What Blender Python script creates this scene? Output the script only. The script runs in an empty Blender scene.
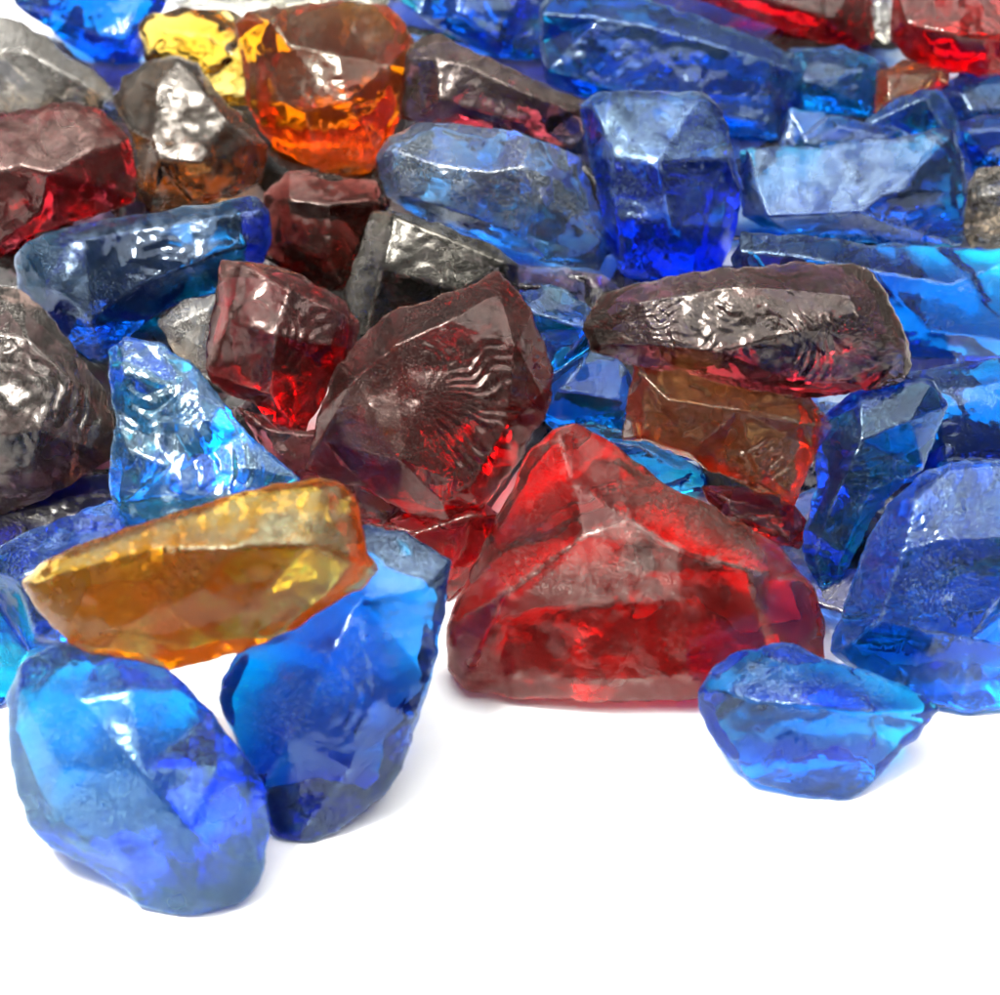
# A loose pile of coloured glass chunks on a white surface, seen from close by.
import bpy, math, random
import numpy as np
from mathutils import Vector
from mathutils.geometry import delaunay_2d_cdt

scene = bpy.context.scene
COL = scene.collection
R = math.radians

# ------------------------------------------------------------------ camera
PITCH, DIST, HALF = 42.0, 0.70, 16.0
CAM = np.array([0, -DIST * math.cos(R(PITCH)), DIST * math.sin(R(PITCH))])
FWD = np.array([0, math.cos(R(PITCH)), -math.sin(R(PITCH))])
UP = np.array([0, math.sin(R(PITCH)), math.cos(R(PITCH))])
RIGHT = np.array([1.0, 0, 0])
F = 500 / math.tan(R(HALF))

cd = bpy.data.cameras.new('camera')
cam = bpy.data.objects.new('camera', cd)
COL.objects.link(cam)
cam.location = CAM
cam.rotation_euler = (R(90 - PITCH), 0, 0)
cd.sensor_width = 36
cd.lens = 18 / math.tan(R(HALF))
cd.clip_start, cd.clip_end = 0.01, 200
cd.dof.use_dof = True
cd.dof.focus_distance = 0.67
cd.dof.aperture_fstop = 11.0
cd.dof.aperture_blades = 0
scene.camera = cam


# ------------------------------------------------------------------ materials
def node(nt, t, **kw):
    n = nt.nodes.new(t)
    for k, v in kw.items():
        if hasattr(n, k):
            setattr(n, k, v)
        else:
            n.inputs[k].default_value = v
    return n


def glass(name, T, dust=(0.42, 0.40, 0.38), dust_amt=0.05, streak=None, streak_amt=0.0,
          rough=0.16, bump=0.8, ref=0.05, body=0.0, vein=0.5):
    """Coloured glass: clear refracting surface, body colour by absorption (T is what
    passes through REF metres), a dusty scuffed skin and fracture grain."""
    m = bpy.data.materials.new(name)
    m.use_nodes = True
    nt = m.node_tree
    nt.nodes.clear()
    L = nt.links.new
    out = node(nt, 'ShaderNodeOutputMaterial')
    tc = node(nt, 'ShaderNodeTexCoord')
    oi = node(nt, 'ShaderNodeObjectInfo')
    mp = node(nt, 'ShaderNodeVectorMath', operation='ADD')
    sc = node(nt, 'ShaderNodeVectorMath', operation='SCALE')
    sc.inputs['Scale'].default_value = 7.0
    L(oi.outputs['Random'], sc.inputs[0])
    L(tc.outputs['Object'], mp.inputs[0])
    L(sc.outputs[0], mp.inputs[1])
    P = mp.outputs[0]

    def nz(scale, detail=4, rgh=0.6, dist=0.0):
        n = node(nt, 'ShaderNodeTexNoise')
        n.inputs['Scale'].default_value = scale
        n.inputs['Detail'].default_value = detail
        n.inputs['Roughness'].default_value = rgh
        n.inputs['Distortion'].default_value = dist
        L(P, n.inputs['Vector'])
        return n.outputs['Fac']

    def mr(src, a, b, c, d):
        n = node(nt, 'ShaderNodeMapRange')
        for k, v in zip(('From Min', 'From Max', 'To Min', 'To Max'), (a, b, c, d)):
            n.inputs[k].default_value = v
        L(src, n.inputs['Value'])
        return n.outputs['Result']

    def math_(op, a, b):
        n = node(nt, 'ShaderNodeMath', operation=op)
        for i, x in enumerate((a, b)):
            if isinstance(x, (int, float)):
                n.inputs[i].default_value = x
            else:
                L(x, n.inputs[i])
        return n.outputs[0]

    at = node(nt, 'ShaderNodeAttribute', attribute_name='frost')
    frost = at.outputs['Fac']
    grain = nz(1700, 2, 0.75)
    mid = nz(170, 2.5, 0.5, 0.8)
    big = node(nt, 'ShaderNodeAttribute', attribute_name='patch').outputs['Fac']
    # bump: fracture waves + grain (grain stronger where the face is frosted)
    h = math_('ADD', math_('MULTIPLY', math_('MULTIPLY', mid, 0.00035), mr(big, 0.42, 0.62, 0.12, 1.0)),
              math_('MULTIPLY', grain, math_('ADD', math_('MULTIPLY', frost, 0.00042), 0.000020)))
    bp = node(nt, 'ShaderNodeBump')
    bp.inputs['Strength'].default_value = bump
    bp.inputs['Distance'].default_value = 1.0
    L(h, bp.inputs['Height'])
    N = bp.outputs['Normal']
    # light goes in and out through a scuffed face (soft refraction); the gloss on top is sharper
    rg = math_('ADD', mr(big, 0.3, 0.75, rough * 0.5, rough * 1.7), math_('MULTIPLY', frost, 0.15))
    rf = node(nt, 'ShaderNodeBsdfRefraction')
    rf.inputs['IOR'].default_value = 1.45
    L(rg, rf.inputs['Roughness'])
    sh = node(nt, 'ShaderNodeBsdfGlossy')
    sh.inputs['Color'].default_value = (*[0.45 + 0.55 * min(1, d * 1.7) for d in dust], 1)
    L(math_('ADD', mr(big, 0.3, 0.75, 0.04, 0.16), math_('MULTIPLY', frost, 0.25)), sh.inputs['Roughness'])
    L(N, sh.inputs['Normal'])
    fz = node(nt, 'ShaderNodeFresnel')
    fz.inputs['IOR'].default_value = 1.40
    L(N, fz.inputs['Normal'])
    g = node(nt, 'ShaderNodeMixShader')
    L(fz.outputs[0], g.inputs[0])
    L(rf.outputs[0], g.inputs[1])
    L(sh.outputs[0], g.inputs[2])
    if streak:
        s = mr(node(nt, 'ShaderNodeAttribute', attribute_name='streak').outputs['Fac'], 0.66, 0.85, 0.0, streak_amt)
        mx = node(nt, 'ShaderNodeMixRGB')
        mx.inputs[1].default_value = (1, 1, 1, 1)
        mx.inputs[2].default_value = (*streak, 1)
        L(s, mx.inputs[0])
        L(mx.outputs[0], rf.inputs['Color'])
    # scuffed dusty skin
    df = node(nt, 'ShaderNodeBsdfDiffuse')
    df.inputs['Color'].default_value = (*dust, 1)
    L(N, df.inputs['Normal'])
    gl = node(nt, 'ShaderNodeBsdfGlossy')
    gl.inputs['Color'].default_value = (*[min(1, d * 1.7) for d in dust], 1)
    L(math_('ADD', math_('MULTIPLY', frost, 0.12), 0.22), gl.inputs['Roughness'])
    L(N, gl.inputs['Normal'])
    skin = node(nt, 'ShaderNodeMixShader')
    skin.inputs[0].default_value = 0.42
    L(df.outputs[0], skin.inputs[1])
    L(gl.outputs[0], skin.inputs[2])
    # glow of the milky body colour just under the skin
    tl = node(nt, 'ShaderNodeBsdfTranslucent')
    tl.inputs['Color'].default_value = (*[min(1, t ** 0.75) for t in T], 1)
    bodymix = g
    if body > 0:
        bodymix = node(nt, 'ShaderNodeMixShader')
        bodymix.inputs[0].default_value = body
        L(g.outputs[0], bodymix.inputs[1])
        L(tl.outputs[0], bodymix.inputs[2])
    if streak:
        tv = node(nt, 'ShaderNodeBsdfTranslucent')
        tv.inputs['Color'].default_value = (*streak, 1)
        vm = node(nt, 'ShaderNodeMixShader')
        L(math_('MULTIPLY', s, vein), vm.inputs[0])
        L(bodymix.outputs[0], vm.inputs[1])
        L(tv.outputs[0], vm.inputs[2])
        bodymix = vm
    sepn = node(nt, 'ShaderNodeSeparateXYZ')
    geo = node(nt, 'ShaderNodeNewGeometry')
    L(geo.outputs['Normal'], sepn.inputs[0])
    up = mr(sepn.outputs['Z'], -0.2, 0.95, 0.15, 1.0)
    speck = mr(grain, 0.52, 0.70, 0.12, 7.0)
    patch = mr(big, 0.3, 0.7, 0.4, 1.4)
    k = math_('MULTIPLY', math_('MULTIPLY', speck, patch), math_('MULTIPLY', up, dust_amt))
    k = math_('ADD', k, math_('MULTIPLY', frost, math_('ADD', math_('MULTIPLY', speck, 0.14), 0.24)))
    k = math_('MINIMUM', k, 0.85)
    fin = node(nt, 'ShaderNodeMixShader')
    L(k, fin.inputs[0])
    L(bodymix.outputs[0], fin.inputs[1])
    L(skin.outputs[0], fin.inputs[2])
    L(fin.outputs[0], out.inputs['Surface'])
    sig = [-math.log(max(t, 1e-9)) / ref for t in T]
    d = max(sig)
    va = node(nt, 'ShaderNodeVolumeAbsorption')
    va.inputs['Color'].default_value = (*[1 - s / d for s in sig], 1)
    va.inputs['Density'].default_value = d
    L(va.outputs[0], out.inputs['Volume'])
    return m


MATS = {
    'blue':   glass('cobalt_glass', (1e-7, 0.27, 0.72), ref=0.031, dust=(0.28, 0.44, 0.60), body=0.07),
    'azure':  glass('azure_glass', (1e-6, 0.40, 0.80), ref=0.040, dust=(0.36, 0.52, 0.68), body=0.07),
    'deep':   glass('deep_blue_glass', (1e-7, 0.17, 0.54), ref=0.042, dust=(0.28, 0.40, 0.56), body=0.07),
    'pale':   glass('pale_blue_glass', (0.03, 0.20, 0.55), dust=(0.50, 0.55, 0.60), dust_amt=0.10),
    'red':    glass('ruby_glass', (0.58, 0.0005, 0.001), dust=(0.44, 0.36, 0.32), dust_amt=0.04, body=0.10, streak=(1.0, 0.32, 0.05), streak_amt=0.7),
    'maroon': glass('maroon_glass', (0.42, 0.010, 0.020), dust=(0.44, 0.30, 0.26), dust_amt=0.035, body=0.06, streak=(1.0, 0.30, 0.03), streak_amt=0.8),
    'purple': glass('smoky_purple_glass', (0.16, 0.014, 0.022), dust=(0.42, 0.34, 0.29), dust_amt=0.05),
    'amber':  glass('amber_glass', (0.86, 0.27, 0.001), body=0.12, dust=(0.46, 0.44, 0.34), streak=(0.6, 0.7, 0.45), streak_amt=0.3),
    'brown':  glass('brown_glass', (0.74, 0.10, 0.003), dust=(0.44, 0.36, 0.28), dust_amt=0.03, body=0.14, streak=(1.0, 0.5, 0.06), streak_amt=0.3),
    'umber':  glass('umber_glass', (0.26, 0.11, 0.03), dust=(0.42, 0.38, 0.33), dust_amt=0.07, streak=(1.0, 0.40, 0.03), streak_amt=0.9),
    'charcoal': glass('charcoal_glass', (0.10, 0.055, 0.045), dust=(0.42, 0.38, 0.34), dust_amt=0.07),
    'olive':  glass('olive_amber_glass', (0.62, 0.30, 0.01), dust=(0.40, 0.36, 0.24), streak=(1.0, 0.62, 0.05), streak_amt=0.5),
    'navy':   glass('navy_glass', (1e-7, 0.19, 0.58), ref=0.027, dust=(0.28, 0.42, 0.58), body=0.07),
    'smoke':  glass('smoky_glass', (0.18, 0.14, 0.10), dust=(0.50, 0.48, 0.44), dust_amt=0.15),
    'black':  glass('dark_glass', (0.012, 0.010, 0.010), dust=(0.48, 0.45, 0.38), dust_amt=0.06),
    'clear':  glass('pale_clear_glass', (0.6, 0.58, 0.48), dust=(0.6, 0.6, 0.56), dust_amt=0.2),
    'honey':  glass('honey_glass', (0.97, 0.33, 0.001), ref=0.050, dust=(0.20, 0.21, 0.13), dust_amt=0.05, body=0.20, streak=(0.34, 0.36, 0.17), streak_amt=0.85, vein=0.35),  # olive dust and streak colours stand in for a reflection on its top
    'milkblue': glass('milky_blue_glass', (1e-6, 0.34, 0.74), ref=0.027, dust=(0.22, 0.46, 0.70), dust_amt=0.06, body=0.03),
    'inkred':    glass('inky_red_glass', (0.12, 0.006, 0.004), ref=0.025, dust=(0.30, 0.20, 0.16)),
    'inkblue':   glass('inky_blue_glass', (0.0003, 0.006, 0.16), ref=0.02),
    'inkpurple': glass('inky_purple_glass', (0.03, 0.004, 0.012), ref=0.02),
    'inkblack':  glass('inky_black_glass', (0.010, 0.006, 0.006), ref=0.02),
}

# ------------------------------------------------------------------ chunk builder
GRID = 4          # px per cell of the depth check
NG = 270          # cells
OFF = 60          # px margin
placed_front = np.full((NG, NG), np.inf)   # nearest front depth of what is already laid


def inside(px, py, poly):
    x, y = poly[:, 0], poly[:, 1]
    r = np.zeros(px.shape, bool)
    j = len(poly) - 1
    for i in range(len(poly)):
        c = ((y[i] > py) != (y[j] > py))
        with np.errstate(divide='ignore', invalid='ignore'):
            xi = (x[j] - x[i]) * (py - y[i]) / (y[j] - y[i]) + x[i]
        r ^= c & (px < xi)
        j = i
    return r


def edge_dist(px, py, poly):
    best = np.full(px.shape, 1e9)
    for i in range(len(poly)):
        a, b = poly[i], poly[(i + 1) % len(poly)]
        d = b - a
        L2 = max(d @ d, 1e-9)
        t = np.clip(((px - a[0]) * d[0] + (py - a[1]) * d[1]) / L2, 0, 1)
        best = np.minimum(best, np.hypot(px - a[0] - t * d[0], py - a[1] - t * d[1]))
    return best


def interp(coarse, px, py, default):
    V, T, Fv = coarse
    out = np.full(px.shape, np.nan)
    for a, b, c in T:
        x1, y1 = V[a]; x2, y2 = V[b]; x3, y3 = V[c]
        det = (y2 - y3) * (x1 - x3) + (x3 - x2) * (y1 - y3)
        if abs(det) < 1e-9:
            continue
        l1 = ((y2 - y3) * (px - x3) + (x3 - x2) * (py - y3)) / det
        l2 = ((y3 - y1) * (px - x3) + (x1 - x3) * (py - y3)) / det
        l3 = 1 - l1 - l2
        e = -1e-6
        m = (l1 >= e) & (l2 >= e) & (l3 >= e)
        out[m] = l1[m] * Fv[a] + l2[m] * Fv[b] + l3[m] * Fv[c]
    bad = np.isnan(out)
    if bad.any():
        # nearest coarse vertex
        idx = np.argmin((px[bad][:, None] - V[None, :, 0]) ** 2 + (py[bad][:, None] - V[None, :, 1]) ** 2, axis=1)
        out[bad] = Fv[idx]
    return out


def coarse_tri(outline, of, lines):
    pts, fv, ed = [], [], []
    n = len(outline)
    for p, f in zip(outline, of):
        pts.append(Vector(p)); fv.append(f)
    for i in range(n):
        ed.append((i, (i + 1) % n))
    for ln in lines:
        prev = None
        for u, v, f in ln:
            k = None
            for q, p in enumerate(pts):
                if abs(p.x - u) < 1.5 and abs(p.y - v) < 1.5:
                    k = q
                    break
            if k is None:
                k = len(pts)
                pts.append(Vector((u, v))); fv.append(f)
            if prev is not None and prev != k:
                ed.append((prev, k))
            prev = k
    V, E, T, ov, oe, of_ = delaunay_2d_cdt(pts, ed, [], 0, 1e-4)
    F2 = []
    for src, p in zip(ov, V):
        if src:
            F2.append(fv[src[0]])
        else:
            j = sorted(range(len(pts)), key=lambda q: (pts[q] - p).length)[:2]
            d0, d1 = (pts[j[0]] - p).length + 1e-6, (pts[j[1]] - p).length + 1e-6
            F2.append((fv[j[0]] * d1 + fv[j[1]] * d0) / (d0 + d1))
    tri = []
    for t in T:
        t = list(t)
        for i in range(1, len(t) - 1):
            tri.append((t[0], t[i], t[i + 1]))
    return np.array([[p.x, p.y] for p in V]), tri, np.array(F2, float)


def hash2(ix, iy, seed):
    h = (ix.astype(np.int64) * 374761393 + iy.astype(np.int64) * 668265263 + int(seed * 1013) * 1442695041) & 0xffffffff
    h = ((h ^ (h >> 13)) * 1274126177) & 0xffffffff
    return ((h ^ (h >> 16)) & 0xffff) / 65536.0 * 2 * math.pi


def gnoise(x, y, seed):
    ix, iy = np.floor(x), np.floor(y)
    fx, fy = x - ix, y - iy
    u, v = fx ** 3 * (fx * (fx * 6 - 15) + 10), fy ** 3 * (fy * (fy * 6 - 15) + 10)

    def g(dx, dy):
        a = hash2(ix + dx, iy + dy, seed)
        return np.cos(a) * (fx - dx) + np.sin(a) * (fy - dy)
    n0 = g(0, 0) * (1 - u) + g(1, 0) * u
    n1 = g(0, 1) * (1 - u) + g(1, 1) * u
    return (n0 * (1 - v) + n1 * v) * 1.5


def fbm(P, sc, o=3, seed=0.0):
    """layered noise in about -1..1 for one point or an array of points"""
    P = np.atleast_2d(np.asarray(P, float))
    x, y = P[:, 0] * sc + seed * 1.37, P[:, 1] * sc - seed * 0.73
    r = np.zeros(len(x))
    a = 1.0
    for k in range(o):
        r = r + a * gnoise(x * 2 ** k, y * 2 ** k, seed + k * 7.1)
        a *= 0.5
    return r if len(r) > 1 else float(r[0])


REPORT = []
COUNT = [0]


def chunk(name, label, cat, mat, outline, lines=(), depth=None, rim=None, of=None, frost=(), frost_all=0.0,
          ripples=(), hackles=(), rounding=0, jag=1.4, rough=1.0, step=None, ground=False, lift=0.0,
          tol=14.0, group=None, bulge=0.0, sink=None, flat=False, ledge=1.0, shell=1.0, tint=()):
    COUNT[0] += 1
    seed = COUNT[0] * 3.37
    rnd = random.Random(COUNT[0] * 77 + 5)
    O = np.array(outline, float)
    if sum(O[i][0] * O[(i + 1) % len(O)][1] - O[(i + 1) % len(O)][0] * O[i][1] for i in range(len(O))) < 0:
        O = O[::-1].copy()
        if of is not None:
            of = of[::-1]
    w, h = np.ptp(O[:, 0]), np.ptp(O[:, 1])
    sz = min(w, h)
    depth = depth if depth is not None else 0.45 * sz
    rim = rim if rim is not None else 0.10 * sz
    of = [0.0] * len(O) if of is None else list(of)
    cen = O.mean(0)
    if flat:                                  # lies flat on the surface
        def gd(u, v):
            return 1.0 / (math.sin(R(PITCH)) - math.cos(R(PITCH)) * (497.5 - v) / F)
        dc = gd(*cen)
        rim, depth = (rim or 8), 4
        of = [F * (1 - gd(*p) / dc) for p in O]
        ln = []
        for i in range(len(O)):
            t = rnd.uniform(0.2, 0.5)
            q = O[i] * (1 - t) + cen * t
            ln.append((q[0], q[1], F * (1 - gd(*q) / dc) + rnd.uniform(0, 26)))
        lines = [ln, [(cen[0], cen[1], 22), (cen[0] + w * 0.18, cen[1] - h * 0.08, 4), (cen[0] + w * 0.25, cen[1] + h * 0.12, 18)], [(cen[0] - w * 0.2, cen[1] + h * 0.1, 3)]]
    if not lines:
        # a few facet corners of its own
        lines = []
        ring = []
        for i in range(0, len(O), 2):
            t = rnd.uniform(0.35, 0.62)
            q = O[i] * (1 - t) + cen * t
            ring.append((q[0], q[1], sz * rnd.uniform(0.16, 0.30)))
        lines.append(ring)
    front = coarse_tri(O, of, lines)
    # far side: a ring drawn in and a few corners
    bl = []
    ring = []
    for i in range(0, len(O)):
        t = rnd.uniform(0.22, 0.34)
        q = O[i] * (1 - t) + cen * t
        ring.append((q[0], q[1], of[i] - rim - depth * rnd.uniform(0.40, 0.75)))
    bl.append(ring[::2])
    for k in range(3):
        a = rnd.uniform(0, 6.28)
        bl.append([(cen[0] + 0.15 * w * math.cos(a), cen[1] + 0.15 * h * math.sin(a), -rim - depth * rnd.uniform(0.8, 1.1))])
    back = coarse_tri(O, [f - rim for f in of], bl)
    # fine outline, chipped
    st = step or max(2.6, math.sqrt(w * h) / 75)
    FO, FF = [], []
    for i in range(len(O)):
        a, b = O[i], O[(i + 1) % len(O)]
        n = max(1, int(round(np.hypot(*(b - a)) / st)))
        nrm = np.array([b[1] - a[1], a[0] - b[0]]) / max(np.hypot(*(b - a)), 1e-6)
        for k in range(n):
            t = k / n
            p = a * (1 - t) + b * t
            d = jag * (0.9 * fbm(p, 0.05, 3, seed) * 2 + 0.6 * fbm(p, 0.2, 2, seed + 5))
            FO.append(p + nrm * d)
            FF.append(of[i] * (1 - t) + of[(i + 1) % len(O)] * t)
    FO = np.array(FO)
    for _ in range(max(1, min(rounding, 3))):
        FO = 0.5 * FO + 0.25 * (np.roll(FO, 1, 0) + np.roll(FO, -1, 0))
    n0 = len(FO)
    # inner points
    xs = np.arange(O[:, 0].min(), O[:, 0].max(), st)
    ys = np.arange(O[:, 1].min(), O[:, 1].max(), st * 0.87)
    gx, gy = np.meshgrid(xs, ys)
    gx = gx + (np.arange(len(ys)) % 2)[:, None] * st * 0.5
    gx, gy = gx.ravel(), gy.ravel()
    rs = np.random.RandomState(COUNT[0])
    gx = gx + rs.uniform(-.15, .15, gx.shape) * st
    gy = gy + rs.uniform(-.15, .15, gy.shape) * st
    m = inside(gx, gy, FO)
    gx, gy = gx[m], gy[m]
    m = edge_dist(gx, gy, FO) > st * 0.6
    gx, gy = gx[m], gy[m]
    allp = [Vector(p) for p in FO] + [Vector((x, y)) for x, y in zip(gx, gy)]
    V, E, T, ov, oe, of2 = delaunay_2d_cdt(allp, [(i, (i + 1) % n0) for i in range(n0)], [], 1, 1e-5)
    if len(V) != len(allp):
        # keep the order: outline first
        pass
    VX = np.array([[p.x, p.y] for p in V])
    isout = np.array([bool(s) and min(s) < n0 for s in ov])
    order = np.array([min(s) if s else 10 ** 9 for s in ov])
    T = [t for t in T]
    px, py = VX[:, 0], VX[:, 1]
    ff = interp(front, px, py, 0.0)
    fb = interp(back, px, py, -rim)
    for i in np.nonzero(isout)[0]:
        ff[i] = FF[order[i]]
        fb[i] = FF[order[i]] - rim
    fb = np.minimum(fb, ff - 1.0)
    # neighbours for smoothing
    tri = np.array([[t[0], t[i], t[i + 1]] for t in T for i in range(1, len(t) - 1)])
    # orient all triangles alike
    A = VX[tri]
    cr = (A[:, 1, 0] - A[:, 0, 0]) * (A[:, 2, 1] - A[:, 0, 1]) - (A[:, 1, 1] - A[:, 0, 1]) * (A[:, 2, 0] - A[:, 0, 0])
    tri[cr < 0] = tri[cr < 0][:, ::-1]
    ed = np.unique(np.sort(np.vstack([tri[:, [0, 1]], tri[:, [1, 2]], tri[:, [2, 0]]]), axis=1), axis=0)
    deg = np.zeros(len(VX)); np.add.at(deg, ed[:, 0], 1); np.add.at(deg, ed[:, 1], 1)

    def smooth(f, n):
        for _ in range(n):
            s = np.zeros(len(f)); np.add.at(s, ed[:, 0], f[ed[:, 1]]); np.add.at(s, ed[:, 1], f[ed[:, 0]])
            f = np.where(isout, f, 0.5 * f + 0.5 * s / np.maximum(deg, 1))
        return f
    ff = smooth(ff, rounding)
    fb = smooth(fb, rounding)
    ed_d = edge_dist(px, py, FO)
    # roundness towards the rim, fracture waves, chips
    soft = np.clip(ed_d / (0.06 * sz + 4), 0, 1)
    if bulge:
        ff = ff + bulge * (1 - (1 - np.clip(ed_d / (0.5 * sz), 0, 1)) ** 2)
    nf = fbm(VX, 1.0 / max(22, 0.28 * sz), 3, seed) * 0.016 * min(sz, 160) + fbm(VX, 1 / 9.0, 2, seed + 9) * 0.16
    # fracture ledges: a slow field cut into steps, in patches
    q = fbm(VX, 1.0 / max(30, 0.33 * sz), 2, seed + 41) * 5.0
    st_ = np.floor(q) + np.clip((q - np.floor(q) - 0.72) / 0.28, 0, 1) ** 2
    msk = np.clip(fbm(VX, 1.0 / max(40, 0.5 * sz), 2, seed + 57) * 2.5 - 0.25, 0, 1)
    nf = nf + (st_ - q) * ledge * msk * soft
    if not flat:
        auto = []
        for _ in range(2):
            a0 = rnd.uniform(0, 360)
            k = rnd.randrange(len(O))
            t = rnd.uniform(0.15, 0.6)
            c0 = O[k] * (1 - t) + cen * t
            r1 = rnd.uniform(0.25, 0.55) * sz
            auto.append((c0[0], c0[1], rnd.uniform(7, 13), rnd.uniform(0.25, 0.6) * shell, a0, a0 + rnd.uniform(70, 140), 0.25 * r1, r1))
        ripples = list(ripples) + auto
    nb = fbm(VX, 1.0 / max(20, 0.30 * sz), 2, seed + 31) * 0.03 * min(sz, 160)
    ff = ff + nf * rough * (0.3 + 0.7 * soft)
    fb = fb + nb * soft
    for (cx, cy, wl, amp, a0, a1, r0, r1) in ripples:      # shell-shaped fracture rings
        dx, dy = px - cx, py - cy
        r = np.hypot(dx, dy)
        an = np.degrees(np.arctan2(dy, dx)) % 360
        lo, sp = a0 % 360, (a1 - a0)
        rel = (an - lo) % 360
        wa = np.clip(np.minimum(rel, sp - rel) / max(sp * 0.2, 1), 0, 1) * (rel <= sp)
        wr = np.clip(np.minimum(r - r0, r1 - r) / (0.22 * (r1 - r0) + 1e-6), 0, 1)
        rr = r + fbm(VX, 1 / 30.0, 2, seed + 3) * wl * 0.3
        ph = rr / wl * 2 * math.pi
        ff = ff + amp * np.clip(0.7 + fbm(VX, 1 / 22.0, 2, seed + 71), 0, 1.4) * wa * wr * (np.sin(ph) + 0.35 * np.sin(2 * ph + 0.8))
    for (cx, cy, nlines, amp, a0, a1, r0, r1) in hackles:  # lines that fan out from a point
        dx, dy = px - cx, py - cy
        r = np.hypot(dx, dy)
        an = np.degrees(np.arctan2(dy, dx)) % 360
        sp = a1 - a0
        rel = (an - a0 % 360) % 360
        wa = np.clip(np.minimum(rel, sp - rel) / max(sp * 0.2, 1), 0, 1) * (rel <= sp)
        wr = np.clip(np.minimum(r - r0, r1 - r) / (0.3 * (r1 - r0) + 1e-6), 0, 1)
        wob = fbm(VX, 1 / 40.0, 2, seed + 13)
        ff = ff + amp * wa * wr * np.sin(rel / sp * nlines * 2 * math.pi + wob * 5.0) * np.clip(0.75 + fbm(VX, 1 / 25.0, 2, seed + 77), 0, 1.4)
    fb = np.minimum(fb, ff - 1.5)
    if frost_all == 0 and mat in ('maroon', 'purple', 'black', 'umber', 'brown'):
        frost_all = 0.05
    fr = np.full(len(VX), float(frost_all))
    sm_ = smooth(ff.copy(), 5)
    worn = np.clip((ff - sm_ - 0.35) / 1.6, 0, 1) * soft + np.clip(1 - ed_d / 5.0, 0, 1) * 0.7
    worn = worn * np.clip(0.45 + 1.3 * fbm(VX, 1 / 14.0, 3, seed + 99), 0, 1)
    fr = np.maximum(fr, 0.55 * worn)
    for poly, val in frost:
        P = np.array(poly, float)
        ins = inside(px, py, P)
        dd = np.clip(edge_dist(px, py, P) / 6.0, 0, 1)
        dd = dd * (0.75 + 0.6 * fbm(VX, 1 / 18.0, 3, seed + 21))
        fr = np.where(ins, np.maximum(fr, val * np.clip(dd, 0, 1)), fr)

    tintv = np.zeros(len(VX))
    for poly in tint:
        P = np.array(poly, float)
        dd = np.clip(edge_dist(px, py, P) / 5.0, 0, 1) * inside(px, py, P)
        tintv = np.maximum(tintv, dd * (0.35 + 0.5 * fbm(VX, 1 / 10.0, 2, seed + 61)))
    # ---- in space
    def spatial(f):
        d = (1 - f / F)[:, None]
        return (FWD[None] + RIGHT[None] * ((px - 500) / F)[:, None] + UP[None] * ((497.5 - py) / F)[:, None]) * d
    qf, qb = spatial(ff), spatial(fb)
    zo = qf[isout][:, 2].min()
    zmin = min(zo, np.percentile(qb[:, 2], 40))
    s_ground = (lift - CAM[2]) / zmin
    # depth map cells
    ci = np.clip(((px + OFF) / GRID).astype(int), 0, NG - 1)
    cj = np.clip(((py + OFF) / GRID).astype(int), 0, NG - 1)
    pf = placed_front[cj, ci]
    # lay it as deep as its neighbours behind allow; its far side is cut to rest against them
    keep = 0.04 if (ground or flat) else 0.25
    fm = ff - keep * (ff - fb)
    lim = np.percentile(pf / (1 - fm / F), 2.0)
    s = min(s_ground, lim)
    fin_ = np.isfinite(pf)
    cut = np.where(fin_, F * (1 - np.where(fin_, pf, 1.0) / s) + 1.0, -1e9)
    fb = np.minimum(np.maximum(fb, cut), ff - 2.0)
    qb = spatial(fb)
    fd = s * (1 - ff / F)
    np.minimum.at(placed_front, (cj, ci), fd)
    # fill neighbours so that no cell is missed
    wf, wb = CAM + qf * s, CAM + qb * s
    floor = 0.0006
    wf[:, 2] = np.maximum(wf[:, 2], floor)
    wb[:, 2] = np.maximum(wb[:, 2], floor)
    n = len(VX)
    verts = np.vstack([wf, wb])
    faces = [tuple(int(q) for q in t[::-1]) for t in tri] + [tuple(int(q) + n for q in t) for t in tri]
    oi = sorted(np.nonzero(isout)[0], key=lambda i: order[i])
    for a, b in zip(oi, oi[1:] + oi[:1]):
        faces.append((int(a), int(b), int(b) + n, int(a) + n))
    base = np.array([verts[:, 0].mean(), verts[:, 1].mean(), verts[:, 2].min()])
    me = bpy.data.meshes.new(name)
    me.from_pydata((verts - base).tolist(), [], faces)
    me.validate()
    me.update()
    import bmesh
    bm = bmesh.new()
    bm.from_mesh(me)
    bmesh.ops.recalc_face_normals(bm, faces=bm.faces[:])
    # soften the rim
    rimv = [v for v in bm.verts if v.index % n in set(int(i) for i in oi)]
    for _ in range(1):
        bmesh.ops.smooth_vert(bm, verts=rimv, factor=0.4, use_axis_x=True, use_axis_y=True, use_axis_z=True)
    bm.to_mesh(me)
    bm.free()
    me.polygons.foreach_set('use_smooth', [True] * len(me.polygons))
    at = me.attributes.new('frost', 'FLOAT', 'POINT')
    at.data.foreach_set('value', np.concatenate([fr, np.full(n, frost_all * 0.6)]).astype(np.float32))
    for an, va, vb in (('patch', 0.5 + 0.35 * fbm(VX, 1 / 55.0, 3, seed + 81), 0.5 + 0.35 * fbm(VX, 1 / 55.0, 3, seed + 82)),
                       ('streak', 0.5 + 0.30 * fbm(VX + 14 * fbm(VX, 1 / 50.0, 2, seed)[:, None], 1 / 75.0, 3, seed + 91) + tintv, np.full(n, 0.3))):
        at = me.attributes.new(an, 'FLOAT', 'POINT')
        at.data.foreach_set('value', np.concatenate([va, vb]).astype(np.float32))
    me.materials.append(MATS[mat])
    o = bpy.data.objects.new(name, me)
    o.location = base
    COL.objects.link(o)
    o['label'], o['category'] = label, cat
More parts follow.
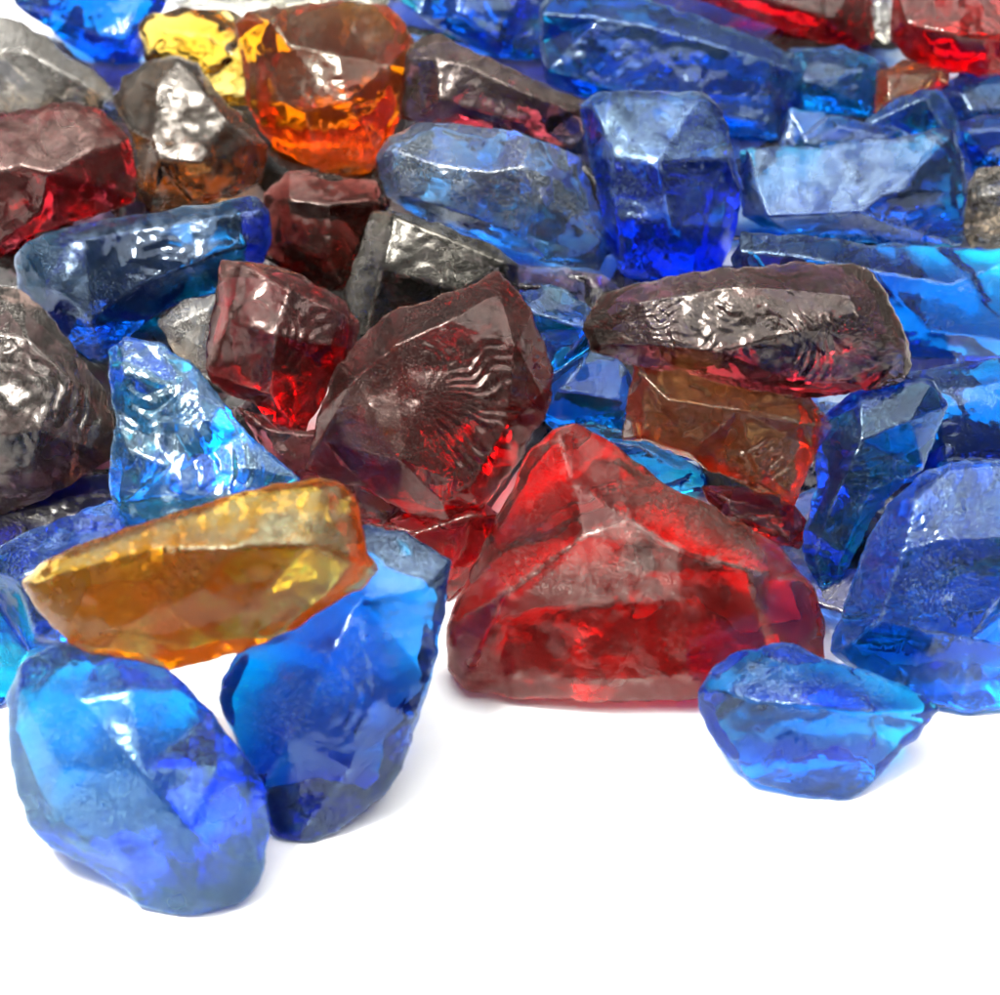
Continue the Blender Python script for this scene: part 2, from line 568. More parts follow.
    if group:
        o['group'] = group
    REPORT.append((name, label[:40], round(float(s), 3), round(float(lim / s_ground), 3) if np.isfinite(lim) else 9, 'ground' if s >= s_ground - 1e-9 else 'lifted %.3f' % (verts[:, 2].min()), len(faces)))
    return o


GB, GR, GA, GS = ('blue glass chunks in the pile', 'red glass chunks in the pile',
                  'amber glass chunks in the pile', 'smoky glass chunks in the pile')


def blue(label, out, lines=(), mat='blue', **k):
    return chunk('blue_glass_chunk', label, 'glass chunk', mat, out, lines, group=GB, **k)


def red(label, out, lines=(), mat='red', **k):
    return chunk('red_glass_chunk', label, 'glass chunk', mat, out, lines, group=GR, **k)


def amber(label, out, lines=(), mat='amber', **k):
    return chunk('amber_glass_chunk', label, 'glass chunk', mat, out, lines, group=GA, **k)


def smoke(label, out, lines=(), mat='smoke', **k):
    return chunk('smoky_glass_chunk', label, 'glass chunk', mat, out, lines, group=GS, **k)


# ================================================================== the pile, farthest first
# ---- low dark chunks that show only in the gaps
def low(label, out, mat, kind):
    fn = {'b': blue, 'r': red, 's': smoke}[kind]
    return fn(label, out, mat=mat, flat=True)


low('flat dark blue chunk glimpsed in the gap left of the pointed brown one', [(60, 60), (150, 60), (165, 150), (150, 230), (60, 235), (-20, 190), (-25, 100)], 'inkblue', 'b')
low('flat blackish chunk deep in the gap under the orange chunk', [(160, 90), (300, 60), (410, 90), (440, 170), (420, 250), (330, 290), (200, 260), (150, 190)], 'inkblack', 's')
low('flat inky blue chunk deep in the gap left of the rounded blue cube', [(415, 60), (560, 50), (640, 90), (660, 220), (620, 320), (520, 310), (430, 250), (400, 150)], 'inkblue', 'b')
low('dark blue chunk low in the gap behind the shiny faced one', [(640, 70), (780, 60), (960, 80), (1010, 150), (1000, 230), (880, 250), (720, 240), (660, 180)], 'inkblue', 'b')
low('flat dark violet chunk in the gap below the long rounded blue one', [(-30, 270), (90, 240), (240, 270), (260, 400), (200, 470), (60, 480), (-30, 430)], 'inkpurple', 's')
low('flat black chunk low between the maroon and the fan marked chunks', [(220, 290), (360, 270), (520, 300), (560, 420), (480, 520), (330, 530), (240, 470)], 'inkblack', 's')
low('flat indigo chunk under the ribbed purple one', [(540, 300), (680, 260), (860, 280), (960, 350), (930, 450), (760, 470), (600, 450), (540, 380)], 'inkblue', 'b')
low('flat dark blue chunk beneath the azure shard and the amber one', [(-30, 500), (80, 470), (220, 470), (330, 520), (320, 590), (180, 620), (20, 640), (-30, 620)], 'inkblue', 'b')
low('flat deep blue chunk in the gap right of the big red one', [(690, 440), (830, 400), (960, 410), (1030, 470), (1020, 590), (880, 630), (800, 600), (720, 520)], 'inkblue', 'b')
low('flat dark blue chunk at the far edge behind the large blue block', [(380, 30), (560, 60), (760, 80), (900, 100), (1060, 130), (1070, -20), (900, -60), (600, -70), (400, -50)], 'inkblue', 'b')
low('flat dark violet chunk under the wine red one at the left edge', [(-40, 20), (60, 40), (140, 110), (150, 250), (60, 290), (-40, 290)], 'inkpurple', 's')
# ---- far row
smoke('long pale clear chunk lying behind the amber chunks at the far edge',
      [(150, -8), (175, 4), (300, 8), (395, 6), (425, -12), (400, -40), (280, -48), (180, -40)], mat='clear', rounding=6)
blue('blurred azure chunk at the far left end of the pile beside a grey chunk',
     [(12, 0), (30, -30), (85, -42), (145, -32), (170, -5), (158, 25), (145, 55), (128, 72), (98, 62), (66, 42), (36, 22)], mat='blue', rounding=6)
blue('dark blue chunk standing behind the long purple-black chunk',
     [(385, -15), (420, 18), (470, 45), (505, 60), (545, 62), (552, 0), (535, -35), (440, -45)], mat='blue', rounding=5)
blue('small deep blue chunk between the large blue block and the olive chip',
     [(785, 50), (840, 45), (885, 62), (895, 85), (872, 118), (800, 114), (770, 85)], mat='deep', depth=25)
amber('small olive brown chip below the two far red chunks',
      [(876, 72), (905, 58), (948, 68), (950, 86), (922, 94), (897, 106), (873, 114)], mat='brown', depth=20)
blue('plain blue chunk at the right edge under the far red chunk',
     [(940, 92), (962, 70), (1015, 62), (1050, 90), (1040, 125), (985, 128), (955, 125)], mat='navy', rounding=5)
blue('blue chunk at the right edge above the grey tan one',
     [(952, 122), (985, 116), (1045, 108), (1050, 160), (1010, 178), (975, 175), (960, 150)], mat='navy', rounding=5)
blue('large blue block with a pale top face near the far edge',
     [(538, 4), (562, -14), (640, -4), (700, 16), (770, 42), (808, 64), (806, 82), (787, 112), (780, 140), (700, 134), (640, 118), (600, 102), (545, 86), (539, 45)],
     [[(541, 14, 26), (600, 18, 38), (640, 24, 40), (700, 40, 36), (760, 58, 24), (800, 72, 8)],
      [(548, 70, 24), (620, 92, 34), (700, 112, 34), (772, 124, 16)], [(700, 40, 36), (700, 112, 34)]],
     mat='blue', depth=45, rim=14)
red('long brownish red chunk at the far edge with blue below it',
    [(655, -12), (700, 0), (742, 16), (800, 36), (852, 54), (872, 46), (878, 18), (872, -20), (800, -50), (690, -45)],
    [[(690, -16, 20), (760, -2, 34), (830, 18, 30)]], rounding=5, mat='red')
smoke('grey translucent sliver between the two far red chunks',
      [(868, -20), (898, -22), (900, 28), (886, 44), (874, 36)], mat='clear', depth=18)
red('blurred bright red chunk in the far right corner',
    [(892, -20), (890, 38), (905, 58), (942, 72), (988, 77), (1040, 70), (1045, -30), (960, -45)],
    [[(905, 22, 22), (950, 34, 40), (1010, 36, 30)]], rounding=6)
blue('small blue wedge with a pale slanting edge behind the shiny faced chunk',
     [(862, 122), (890, 102), (920, 89), (938, 87), (954, 108), (966, 145), (930, 150), (880, 145)],
     [[(872, 122, 8), (924, 98, 18), (944, 128, 18), (950, 145, 8)]], mat='blue', depth=30)
smoke('grey tan chunk at the right edge beside the shiny faced blue chunk',
      [(968, 182), (976, 168), (1020, 163), (1055, 200), (1045, 258), (1000, 260), (968, 248), (961, 215)], mat='smoke', rounding=4)
# ---- upper left cluster
amber('yellow amber chunk half hidden behind the large orange one',
      [(138, 26), (152, 12), (190, 7), (235, 10), (268, 40), (270, 110), (225, 105), (200, 85), (160, 78), (142, 56)],
      [[(160, 30, 20), (205, 36, 30), (240, 60, 26)], [(150, 55, 14), (205, 36, 30)]], mat='olive', depth=40, rounding=2)
smoke('milky grey chunk leaning on the dark red one at the left edge',
      [(-30, 20), (10, 16), (45, 34), (76, 60), (106, 80), (122, 108), (100, 112), (60, 114), (30, 120), (-30, 124)],
      [[(-20, 50, 22), (30, 52, 34), (70, 76, 26), (105, 98, 10)]], mat='smoke', frost_all=0.35, depth=40, rounding=5)
red('wine red chunk with a rough mauve top at the left edge',
    [(-30, 118), (30, 108), (70, 100), (102, 108), (130, 140), (136, 166), (136, 202), (100, 216), (60, 226), (22, 240), (0, 262), (-30, 275)],
    [[(-25, 178, 46), (20, 165, 50), (50, 172, 52), (90, 150, 40), (128, 142, 12)], [(50, 172, 52), (40, 215, 28), (0, 245, 14)], [(110, 190, 22), (90, 150, 40)]],
    mat='maroon', depth=55, frost=[([(-30, 120), (30, 108), (100, 108), (128, 142), (50, 172), (-30, 178)], 0.35)], rounding=3)
smoke('smoky brown pointed chunk with a dark frosted face and orange rim',
      [(112, 100), (122, 75), (152, 60), (178, 53), (200, 64), (216, 90), (250, 124), (268, 145), (264, 180), (240, 196), (190, 206), (152, 212), (136, 205), (137, 150)],
      [[(178, 60, 30), (158, 85, 38), (152, 140, 42), (150, 205, 14)], [(178, 60, 30), (205, 92, 40), (228, 122, 42), (200, 162, 46), (158, 160, 44)],
       [(228, 122, 44), (255, 140, 26), (242, 190, 10)], [(200, 162, 52), (195, 200, 18)], [(130, 130, 16), (140, 195, 10)]],
      mat='umber', depth=45, tint=[[(245,138),(267,148),(264,180),(240,197),(196,207),(188,196),(230,185),(243,165)]], frost=[([(158, 85), (180, 58), (205, 92), (228, 122), (200, 162), (156, 160)], 0.3), ([(118, 80), (150, 62), (152, 205), (138, 200)], 0.3)])
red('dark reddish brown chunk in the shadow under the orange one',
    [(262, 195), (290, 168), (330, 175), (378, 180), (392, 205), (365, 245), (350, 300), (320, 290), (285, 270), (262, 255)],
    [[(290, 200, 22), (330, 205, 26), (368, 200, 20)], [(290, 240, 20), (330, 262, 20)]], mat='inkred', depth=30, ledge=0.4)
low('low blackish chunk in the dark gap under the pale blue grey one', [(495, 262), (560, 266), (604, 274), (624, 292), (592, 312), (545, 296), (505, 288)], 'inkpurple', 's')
amber('large orange amber chunk with a bright lower corner',
      [(234, 22), (246, 9), (286, 6), (340, 0), (384, 2), (405, 20), (416, 40), (407, 75), (401, 110), (392, 150), (370, 172), (330, 183), (310, 168), (275, 150), (256, 125), (246, 100), (240, 60)],
      [[(246, 12, 14), (272, 22, 34), (290, 45, 48), (340, 55, 58), (388, 66, 44), (407, 70, 12)], [(272, 22, 34), (264, 60, 30), (280, 100, 44), (306, 112, 54)],
       [(306, 112, 54), (348, 100, 62), (396, 106, 26)], [(306, 112, 54), (318, 160, 22), (330, 178, 8)], [(348, 100, 62), (376, 150, 26), (372, 168, 8)],
       [(340, 55, 58), (348, 100, 62)], [(365, 4, 10), (388, 66, 44)]],
      depth=70, rim=16)
smoke('long purple-black chunk lying above the pale blue grey chunk',
      [(403, 52), (424, 36), (440, 33), (470, 48), (510, 68), (560, 90), (588, 104), (584, 135), (572, 152), (540, 142), (500, 132), (450, 125), (400, 120)],
      [[(408, 58, 16), (436, 58, 30), (470, 66, 34), (520, 90, 32), (575, 112, 12)], [(436, 58, 30), (426, 110, 16)], [(440, 100, 34), (520, 122, 26)]],
      mat='purple', depth=35, frost=[([(405, 52), (440, 33), (585, 104), (560, 110), (470, 70), (430, 60)], 0.35)])
# ---- upper right cluster
blue('violet blue slab leaning behind the shiny faced blue chunk',
     [(778, 150), (788, 106), (830, 114), (900, 128), (920, 136), (905, 160), (830, 168)], mat='deep', depth=25)
blue('blue chunk whose broad rough top face shines white',
     [(738, 152), (752, 148), (830, 145), (900, 136), (945, 128), (955, 130), (965, 160), (968, 190), (962, 246), (900, 245), (850, 242), (800, 237), (765, 228), (742, 216), (740, 185)],
     [[(750, 150, 10), (757, 185, 40), (768, 216, 58), (860, 212, 62), (884, 194, 56), (908, 190, 50), (918, 168, 40), (953, 132, 8)],
      [(908, 190, 50), (925, 235, 24)], [(884, 194, 56), (892, 226, 40)]],
     mat='deep', depth=45, frost=[([(752, 148), (953, 130), (916, 170), (905, 194), (884, 194), (862, 212), (770, 218), (748, 186)], 0.9)], rough=0.8)
blue('deep blue chunk in the shade behind the red fan marked one',
     [(518, 292), (550, 283), (588, 303), (600, 340), (625, 365), (645, 400), (630, 445), (562, 435), (540, 420), (550, 375), (538, 330)],
     [[(530, 312, 20), (590, 330, 24)], [(560, 390, 30), (620, 400, 24)]], mat='deep', depth=40)
blue('long flat blue slab beside the ribbed purple chunk',
     [(732, 260), (740, 231), (800, 235), (870, 243), (940, 246), (1040, 250), (1050, 355), (970, 362), (915, 364), (870, 350), (780, 320), (735, 290)],
     [[(740, 250, 16), (800, 256, 30), (870, 270, 40), (950, 284, 44), (1030, 320, 24)], [(930, 330, 42), (1000, 340, 30)], [(870, 270, 40), (930, 330, 42)]],
     mat='navy', depth=50, rough=0.7)
blue('rounded blue cube with a hazy pale upper half',
     [(578, 106), (590, 97), (602, 91), (650, 90), (702, 90), (720, 104), (735, 145), (742, 190), (735, 236), (722, 268), (690, 284), (650, 288), (622, 276), (608, 250), (600, 210), (588, 150)],
     [[(592, 104, 18), (610, 152, 44), (616, 220, 44), (628, 268, 20)], [(610, 152, 44), (660, 158, 62), (736, 156, 20)], [(616, 220, 44), (670, 225, 60), (730, 226, 22)],
      [(660, 158, 62), (670, 225, 60)], [(604, 98, 16), (700, 97, 18)], [(660, 262, 40), (712, 258, 22)]],
     mat='blue', depth=70, rim=22, rounding=3, frost=[([(602, 92), (702, 91), (735, 148), (738, 160), (640, 165), (598, 160)], 0.45)])
blue('pale blue grey translucent chunk with a folded triangular facet',
     [(374, 160), (388, 136), (415, 123), (460, 124), (512, 130), (542, 140), (580, 156), (592, 190), (606, 225), (609, 252), (600, 271), (560, 266), (500, 246), (450, 226), (402, 209), (384, 195)],
     [[(392, 150, 24), (440, 165, 46), (490, 172, 56), (522, 166, 58), (530, 134, 16)], [(522, 166, 58), (545, 205, 50), (600, 240, 24)], [(522, 166, 58), (515, 232, 36)],
      [(400, 196, 24), (440, 205, 40), (515, 232, 36), (596, 255, 16)], [(532, 134, 16), (560, 180, 40), (600, 240, 24)]],
     mat='pale', depth=50, frost_all=0.12, hackles=[(525, 165, 7, 1.0, 40, 120, 10, 75)])
# ---- middle left
blue('long blue chunk with rounded ends lying below the wine red one',
     [(12, 256), (26, 240), (60, 228), (110, 218), (170, 208), (225, 200), (258, 195), (272, 214), (273, 245), (264, 264), (225, 290), (180, 303), (145, 322), (125, 345), (108, 378), (60, 335), (18, 292)],
     [[(22, 252, 16), (70, 240, 36), (140, 226, 44), (215, 214, 36), (262, 208, 14)], [(60, 290, 40), (130, 290, 50), (200, 262, 46), (254, 244, 22)], [(88, 238, 38), (92, 320, 34)], [(190, 220, 40), (210, 258, 46)]],
     mat='deep', depth=55, rounding=4, frost=[([(40, 245), (85, 240), (95, 320), (70, 320), (40, 280)], 0.3)])
smoke('small frosted olive grey chip between the blue shard and the maroon chunk',
      [(158, 322), (180, 300), (218, 294), (222, 362), (205, 376), (172, 350)], mat='smoke', depth=20, frost_all=0.5)
smoke('dark olive grey block with a frosted pale end',
      [(340, 302), (356, 254), (372, 211), (395, 209), (450, 228), (500, 249), (521, 265), (518, 300), (450, 332), (400, 352), (368, 348)],
      [[(394, 216, 42), (382, 270, 46), (364, 340, 26)], [(394, 216, 42), (450, 238, 50), (504, 262, 38)], [(382, 270, 44), (460, 290, 48), (512, 286, 20)]],
      mat='black', depth=50, frost=[([(372, 211), (394, 210), (382, 270), (364, 344), (342, 302)], 0.4), ([(396, 214), (500, 250), (460, 290), (384, 275)], 0.15)])
red('dark red scrap in the gap below the maroon chunk',
    [(236, 405), (300, 430), (340, 425), (345, 480), (318, 500), (285, 480), (262, 450)], mat='maroon', depth=20)
red('maroon chunk with a pale left face standing behind the blue shard',
    [(221, 260), (246, 259), (285, 268), (322, 286), (346, 301), (358, 322), (354, 350), (335, 377), (316, 412), (302, 438), (280, 431), (255, 406), (230, 396), (211, 384), (204, 368), (210, 318)],
    [[(240, 262, 18), (228, 320, 40), (214, 376, 12)], [(240, 262, 18), (290, 290, 44), (340, 312, 22)], [(228, 320, 40), (275, 335, 58), (330, 345, 34)], [(290, 290, 44), (275, 335, 58), (270, 395, 40), (296, 430, 8)]],
    mat='maroon', depth=60, frost=[([(222, 261), (240, 262), (228, 320), (212, 378), (206, 362)], 0.6)], ripples=[(258, 330, 9, 0.9, -60, 80, 14, 60)])
smoke('dark purple sliver in front of the red fan marked chunk',
      [(348, 472), (378, 484), (402, 505), (420, 528), (388, 536), (352, 515)], mat='purple', depth=16)
red('bright scarlet chunk low in the gap left of the big red one',
    [(378, 524), (425, 505), (478, 500), (505, 515), (488, 548), (470, 578), (448, 604), (425, 575)], depth=30, mat='red')
blue('blue strip peeping over the top of the big red chunk',
     [(560, 426), (590, 421), (640, 438), (682, 457), (711, 474), (706, 492), (640, 500), (585, 470)], mat='deep', depth=25)
red('pale red chunk low in the gap right of the big red one',
    [(700, 486), (760, 488), (794, 502), (808, 522), (800, 550), (765, 542), (715, 515)], depth=30, mat='red')
# ---- right side
blue('smooth blue chunk at the right edge below the flat slab',
     [(905, 372), (970, 360), (1045, 352), (1060, 420), (1045, 480), (975, 480), (920, 490), (900, 430)], mat='navy', depth=45, rounding=5)
blue('tall blue chunk with chipped left edge between the red and the large blue ones',
     [(815, 420), (850, 392), (900, 375), (935, 380), (948, 405), (925, 470), (885, 500), (862, 540), (838, 590), (826, 605), (800, 548), (815, 490)],
     [[(860, 395, 16), (862, 440, 40), (835, 500, 30), (815, 550, 14)], [(862, 440, 40), (910, 420, 34)], [(862, 440, 40), (870, 490, 34), (840, 560, 18)]],
     mat='blue', depth=45)
amber('reddish brown chunk with a notched right side under the ribbed purple one',
      [(622, 442), (627, 396), (634, 360), (680, 355), (735, 365), (790, 380), (812, 400), (842, 428), (816, 450), (806, 476), (795, 506), (760, 491), (710, 471), (690, 459), (640, 441)],
      [[(640, 372, 22), (668, 400, 36), (690, 452, 22)], [(668, 400, 36), (740, 410, 40), (830, 428, 14)], [(740, 410, 40), (762, 484, 14)], [(645, 375, 18), (642, 436, 12)]],
      mat='brown', depth=35, hackles=[(735, 425, 6, 1.4, 30, 120, 15, 75)], ripples=[(740, 415, 12, 1.3, 30, 110, 25, 80)])
smoke('long ribbed smoky purple chunk with shell shaped fracture rings',
      [(580, 330), (596, 300), (622, 285), (660, 278), (720, 268), (790, 262), (850, 263), (876, 273), (890, 300), (905, 330), (913, 364), (905, 382), (870, 391), (810, 398), (750, 394), (720, 386), (680, 371), (640, 369), (610, 359), (590, 351)],
      [[(592, 325, 16), (640, 302, 38), (740, 286, 48), (790, 290, 50), (850, 296, 46), (872, 278, 10)], [(600, 344, 18), (660, 345, 50), (720, 352, 60), (800, 330, 66), (856, 312, 52)],
       [(720, 352, 60), (790, 380, 30), (860, 384, 16)], [(850, 296, 46), (858, 335, 44), (860, 384, 16)], [(858, 312, 48), (905, 355, 12)], [(660, 345, 50), (690, 366, 18)]],
      mat='purple', depth=60, step=1.8, rough=1.0, ledge=1.2, shell=0, frost_all=0.06,
      ripples=[(768, 348, 8.5, 0.9, -85, 50, 22, 78), (690, 322, 10, 0.8, 20, 150, 10, 60), (735, 292, 9, 0.6, 60, 160, 10, 45), (630, 352, 11, 0.8, -70, 40, 12, 60), (880, 300, 9, 0.6, 60, 170, 12, 70)],
      hackles=[(610, 330, 7, 0.7, -35, 25, 10, 90)])
blue('large bright blue chunk at the right edge with a chipped top rim',
     [(828, 652), (845, 602), (865, 542), (890, 502), (920, 472), (950, 461), (1040, 460), (1060, 560), (1050, 712), (1000, 713), (962, 716), (925, 706), (870, 682)],
     [[(870, 545, 14), (905, 545, 52), (960, 538, 60), (1040, 535, 50)], [(905, 545, 52), (915, 500, 34), (950, 468, 12)], [(905, 545, 52), (880, 620, 50), (842, 650, 14)],
      [(960, 538, 60), (970, 640, 60), (965, 708, 12)], [(880, 620, 50), (970, 640, 60), (1040, 650, 50)]],
     mat='azure', depth=65, rim=25, ground=True, ripples=[(900, 500, 10, 1.2, 20, 110, 15, 60)])
# ---- centre
red('brownish red chunk marked with a fan of fracture lines',
    [(304, 470), (316, 420), (335, 371), (360, 336), (390, 311), (430, 298), (470, 286), (496, 271), (515, 285), (531, 310), (546, 345), (554, 376), (548, 412), (530, 442), (512, 472), (482, 512), (462, 528), (442, 530), (402, 512), (370, 491), (332, 481)],
    [[(322, 440, 18), (355, 380, 44), (395, 345, 56), (450, 320, 54), (500, 290, 20)], [(322, 440, 18), (400, 460, 56), (443, 503, 30), (450, 525, 8)], [(541, 394, 26), (505, 428, 50), (471, 486, 42), (443, 503, 30)],
     [(395, 345, 56), (420, 400, 58), (505, 428, 50)], [(450, 320, 54), (515, 345, 50), (541, 394, 26)], [(420, 400, 58), (400, 460, 56)]],
    mat='maroon', depth=80, step=2.0, rough=1.2, shell=0, tint=[[(526, 325), (547, 340), (556, 380), (545, 398), (532, 375)]], hackles=[(415, 395, 15, 1.1, -50, 85, 20, 132)],
    frost=[([(330, 400), (360, 370), (400, 380), (410, 460), (380, 470), (340, 450)], 0.25)])
smoke('broad dark grey brown chunk with curved ripples at the left edge',
      [(-30, 278), (20, 290), (50, 314), (80, 355), (105, 390), (118, 430), (111, 460), (70, 485), (30, 506), (-30, 535)],
      [[(-25, 330, 50), (30, 340, 52), (70, 380, 46), (104, 420, 14)], [(-25, 440, 62), (40, 430, 64), (92, 448, 24)], [(30, 340, 52), (40, 430, 64), (30, 495, 18)]],
      mat='charcoal', depth=70, frost_all=0.12, ripples=[(15, 395, 15, 1.6, -70, 50, 20, 95)])
blue('blue chunk lying flat under the amber one at the left edge',
     [(-30, 560), (30, 530), (80, 510), (112, 500), (135, 530), (130, 600), (80, 645), (30, 650), (6, 705), (-30, 715)], mat='blue', depth=55, rounding=4)
SH = [(108, 352), (124, 335), (160, 342), (196, 366), (221, 396), (246, 431), (281, 461), (300, 478), (290, 520), (180, 545), (113, 530), (108, 470), (116, 420), (108, 382)]
blue('upright azure shard with bright ripples behind the amber chunk', SH,
     [[(124, 372, 30), (160, 384, 34), (198, 388, 38)], [(128, 450, 46), (128, 520, 58)], [(160, 384, 34), (150, 440, 44), (180, 470, 58), (180, 530, 70)],
      [(150, 440, 44), (205, 420, 48)], [(180, 470, 58), (258, 468, 56)]],
     of=[0.85 * (16 + 0.24 * (v - 340) + 0.06 * (u - 110)) for u, v in SH],
     mat='azure', depth=45, rim=22, shell=0, ledge=0.5, ripples=[(150, 480, 17, 1.0, -60, 20, 35, 135), (150, 365, 15, 0.7, 30, 140, 15, 75)])
blue('dark blue shard standing in front with glossy chipped lower tip',
     [(300, 560), (340, 535), (366, 524), (402, 531), (452, 560), (447, 602), (432, 680), (403, 768), (380, 800), (342, 828), (312, 846), (276, 840), (255, 800), (226, 715), (216, 696), (232, 656), (262, 620)],
     [[(345, 545, 20), (360, 600, 50), (330, 660, 66), (290, 640, 44), (250, 650, 18)], [(360, 600, 50), (425, 590, 24)], [(330, 660, 66), (375, 700, 60), (412, 720, 16)],
      [(330, 660, 66), (290, 740, 56), (262, 790, 16)], [(375, 700, 60), (350, 770, 40), (300, 835, 10)], [(290, 740, 56), (350, 770, 40)]],
     mat='navy', depth=75, rim=22, ground=True, frost=[([(370, 540), (445, 562), (430, 650), (380, 640)], 0.25)], ripples=[(300, 690, 14, 1.3, -30, 60, 25, 90)])
red('big red wedge shaped chunk with a grey sloping top at the front of the pile',
    [(445, 627), (460, 590), (480, 550), (510, 490), (530, 446), (556, 428), (576, 422), (610, 440), (660, 480), (720, 511), (780, 546), (815, 590), (826, 622), (826, 657), (762, 690), (700, 700), (600, 704), (520, 700), (465, 691), (448, 671)],
    [[(556, 432, 14), (572, 480, 56), (583, 537, 100), (507, 592, 66), (462, 680, 26)], [(583, 537, 100), (630, 519, 98), (682, 551, 100), (746, 569, 78), (806, 582, 22)], [(572, 480, 56), (630, 519, 98)],
     [(507, 592, 66), (500, 684, 34)], [(583, 537, 100), (520, 676, 46), (600, 684, 56), (690, 678, 60), (770, 668, 44)], [(682, 551, 100), (690, 678, 60)]],
    of=[0, 0, 0, 0, 0, 0, 0, 0, 0, 0, 0, 0, 4, 12, 24, 30, 28, 20, 14, 6],
    mat='red', depth=110, rim=24, tint=[[(800, 572), (826, 600), (826, 640), (812, 640), (808, 600)], [(545, 430), (580, 428), (575, 460), (552, 470)]], ground=True, rough=0.7, frost=[([(583, 537), (630, 517), (682, 551), (684, 600), (560, 610), (520, 592)], 0.5), ([(576, 424), (720, 511), (806, 580), (746, 569), (630, 517), (575, 470)], 0.25)])
blue('milky light blue rounded chunk at the very front',
     [(5, 702), (20, 662), (60, 640), (102, 652), (160, 662), (180, 676), (212, 710), (240, 750), (266, 782), (271, 822), (263, 880), (236, 906), (182, 919), (140, 906), (100, 872), (52, 850), (26, 822), (9, 762)],
     [[(20, 690, 20), (80, 700, 62), (130, 690, 60), (180, 690, 24)], [(80, 700, 62), (60, 770, 60), (45, 830, 16)], [(80, 700, 62), (140, 770, 86), (190, 830, 84), (200, 900, 24)], [(140, 770, 86), (220, 770, 50), (255, 800, 18)],
      [(60, 770, 60), (130, 860, 48), (160, 900, 16)]],
     mat='milkblue', depth=80, rim=25, ground=True, rounding=2, frost_all=0.12, frost=[([(10, 700), (80, 700), (150, 790), (180, 900), (100, 870), (30, 820)], 0.28)])
blue('small clear blue chunk apart from the pile at the front right',
     [(697, 690), (714, 665), (740, 650), (772, 643), (795, 644), (820, 656), (852, 666), (900, 681), (941, 709), (920, 735), (896, 756), (872, 785), (850, 802), (800, 796), (750, 780), (716, 746), (700, 716)],
     [[(715, 690, 24), (758, 702, 52), (812, 706, 64), (872, 712, 46), (932, 710, 8)], [(758, 702, 52), (782, 768, 30)], [(812, 706, 64), (850, 782, 16)], [(748, 660, 16), (812, 706, 64)]],
     mat='blue', depth=60, rim=18, ground=True, rounding=2)
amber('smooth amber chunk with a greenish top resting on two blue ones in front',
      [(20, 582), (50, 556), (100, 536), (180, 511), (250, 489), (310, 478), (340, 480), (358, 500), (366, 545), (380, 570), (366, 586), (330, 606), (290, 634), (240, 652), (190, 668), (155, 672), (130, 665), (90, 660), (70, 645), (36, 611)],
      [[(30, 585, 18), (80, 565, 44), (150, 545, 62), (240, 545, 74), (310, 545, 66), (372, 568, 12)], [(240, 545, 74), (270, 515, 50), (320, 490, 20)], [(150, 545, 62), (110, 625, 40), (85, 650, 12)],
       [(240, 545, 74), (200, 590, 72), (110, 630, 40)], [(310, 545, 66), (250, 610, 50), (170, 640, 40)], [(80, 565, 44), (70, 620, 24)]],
      mat='honey', tint=[[(24, 584), (50, 556), (100, 537), (180, 512), (250, 490), (310, 479), (340, 481), (358, 500), (366, 545), (310, 552), (240, 552), (150, 556), (95, 580), (70, 625), (40, 605)]], depth=45, rim=14, frost=[([(40, 575), (100, 540), (180, 514), (250, 492), (340, 484), (364, 560), (310, 547), (240, 547), (150, 548), (80, 568)], 1.0)], rounding=2, rough=0.6, ripples=[(230, 540, 12, 0.9, 120, 240, 30, 110)])  # tint and frost paint the greenish grey reflection onto the top face

for r in REPORT:
    print(r)

# ------------------------------------------------------------------ white surface
me = bpy.data.meshes.new('ground')
S = 30
me.from_pydata([(-S, -S, 0), (S, -S, 0), (S, S, 0), (-S, S, 0)], [], [(0, 1, 2, 3)])
g = bpy.data.objects.new('ground', me)
COL.objects.link(g)
g['kind'] = 'structure'
g['label'] = 'bright plain white surface under the glass'
m = bpy.data.materials.new('white_board')
m.use_nodes = True
nt = m.node_tree
b = nt.nodes['Principled BSDF']
b.inputs['Roughness'].default_value = 0.6
b.inputs['Specular IOR Level'].default_value = 0.2
tcn = nt.nodes.new('ShaderNodeTexCoord')
nn = nt.nodes.new('ShaderNodeTexNoise'); nn.inputs['Scale'].default_value = 14
rp = nt.nodes.new('ShaderNodeValToRGB')
rp.color_ramp.elements[0].color = (0.90, 0.905, 0.90, 1)
rp.color_ramp.elements[1].color = (0.93, 0.93, 0.925, 1)
nt.links.new(tcn.outputs['Object'], nn.inputs['Vector'])
nt.links.new(nn.outputs['Fac'], rp.inputs['Fac'])
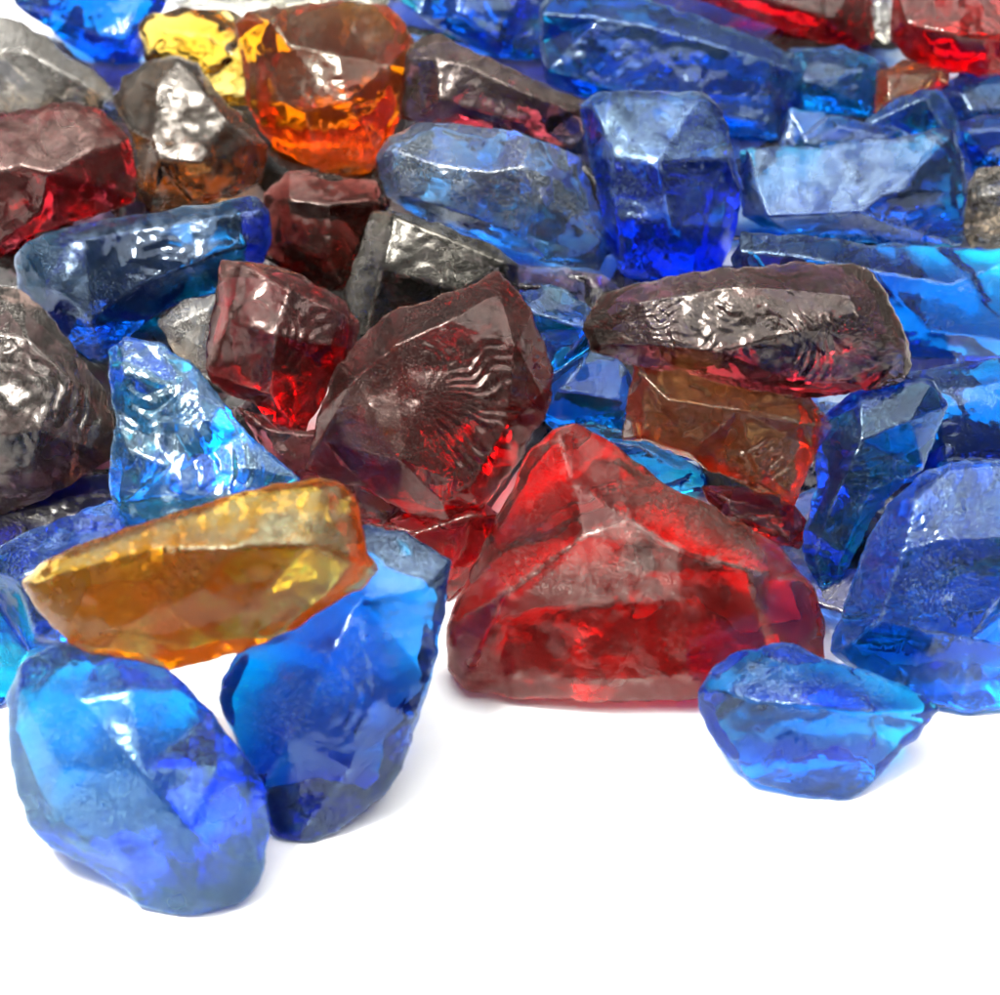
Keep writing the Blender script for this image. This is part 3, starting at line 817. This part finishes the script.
nt.links.new(rp.outputs['Color'], b.inputs['Base Color'])
me.materials.append(m)

# ------------------------------------------------------------------ light
w = bpy.data.worlds.new('World')
scene.world = w
w.use_nodes = True
nt = w.node_tree
bg = nt.nodes['Background']
tcn = nt.nodes.new('ShaderNodeTexCoord')
sp = nt.nodes.new('ShaderNodeSeparateXYZ')
rp = nt.nodes.new('ShaderNodeValToRGB')
rp.color_ramp.elements[0].position = 0.0
rp.color_ramp.elements[0].color = (0.25, 0.26, 0.28, 1)
rp.color_ramp.elements[1].position = 0.9
rp.color_ramp.elements[1].color = (0.95, 0.97, 1.0, 1)
nt.links.new(tcn.outputs['Generated'], sp.inputs[0])
nt.links.new(sp.outputs['Z'], rp.inputs['Fac'])
nt.links.new(rp.outputs['Color'], bg.inputs['Color'])
bg.inputs['Strength'].default_value = 0.55


def area(name, loc, target, size, power, color=(1, 1, 1)):
    ld = bpy.data.lights.new(name, 'AREA')
    ld.shape = 'RECTANGLE'
    ld.size, ld.size_y = size
    ld.energy = power
    ld.color = color
    o = bpy.data.objects.new(name, ld)
    COL.objects.link(o)
    o.location = loc
    d = Vector(target) - Vector(loc)
    o.rotation_euler = d.to_track_quat('-Z', 'Y').to_euler()
    return o


area('key_softbox', (-0.55, -0.22, 1.5), (0, 0.05, 0), (0.32, 0.28), 44, (1.0, 0.97, 0.93))
area('ceiling_softbox', (0.0, 0.12, 1.8), (0.0, 0.12, 0), (2.8, 2.1), 78, (1.0, 0.99, 0.97))

scene.view_settings.view_transform = 'Standard'
scene.view_settings.look = 'None'
scene.view_settings.exposure = 0
scene.render.engine = 'CYCLES'
c = scene.cycles
c.max_bounces = 14
c.transmission_bounces = 12
c.glossy_bounces = 8
c.diffuse_bounces = 4
c.volume_bounces = 0
c.caustics_refractive = True
c.caustics_reflective = True
c.blur_glossy = 0.05
c.sample_clamp_indirect = 12
c.use_adaptive_sampling = True
c.adaptive_threshold = 0.10
c.adaptive_min_samples = 16
c.use_denoising = True
c.denoiser = 'OPENIMAGEDENOISE'
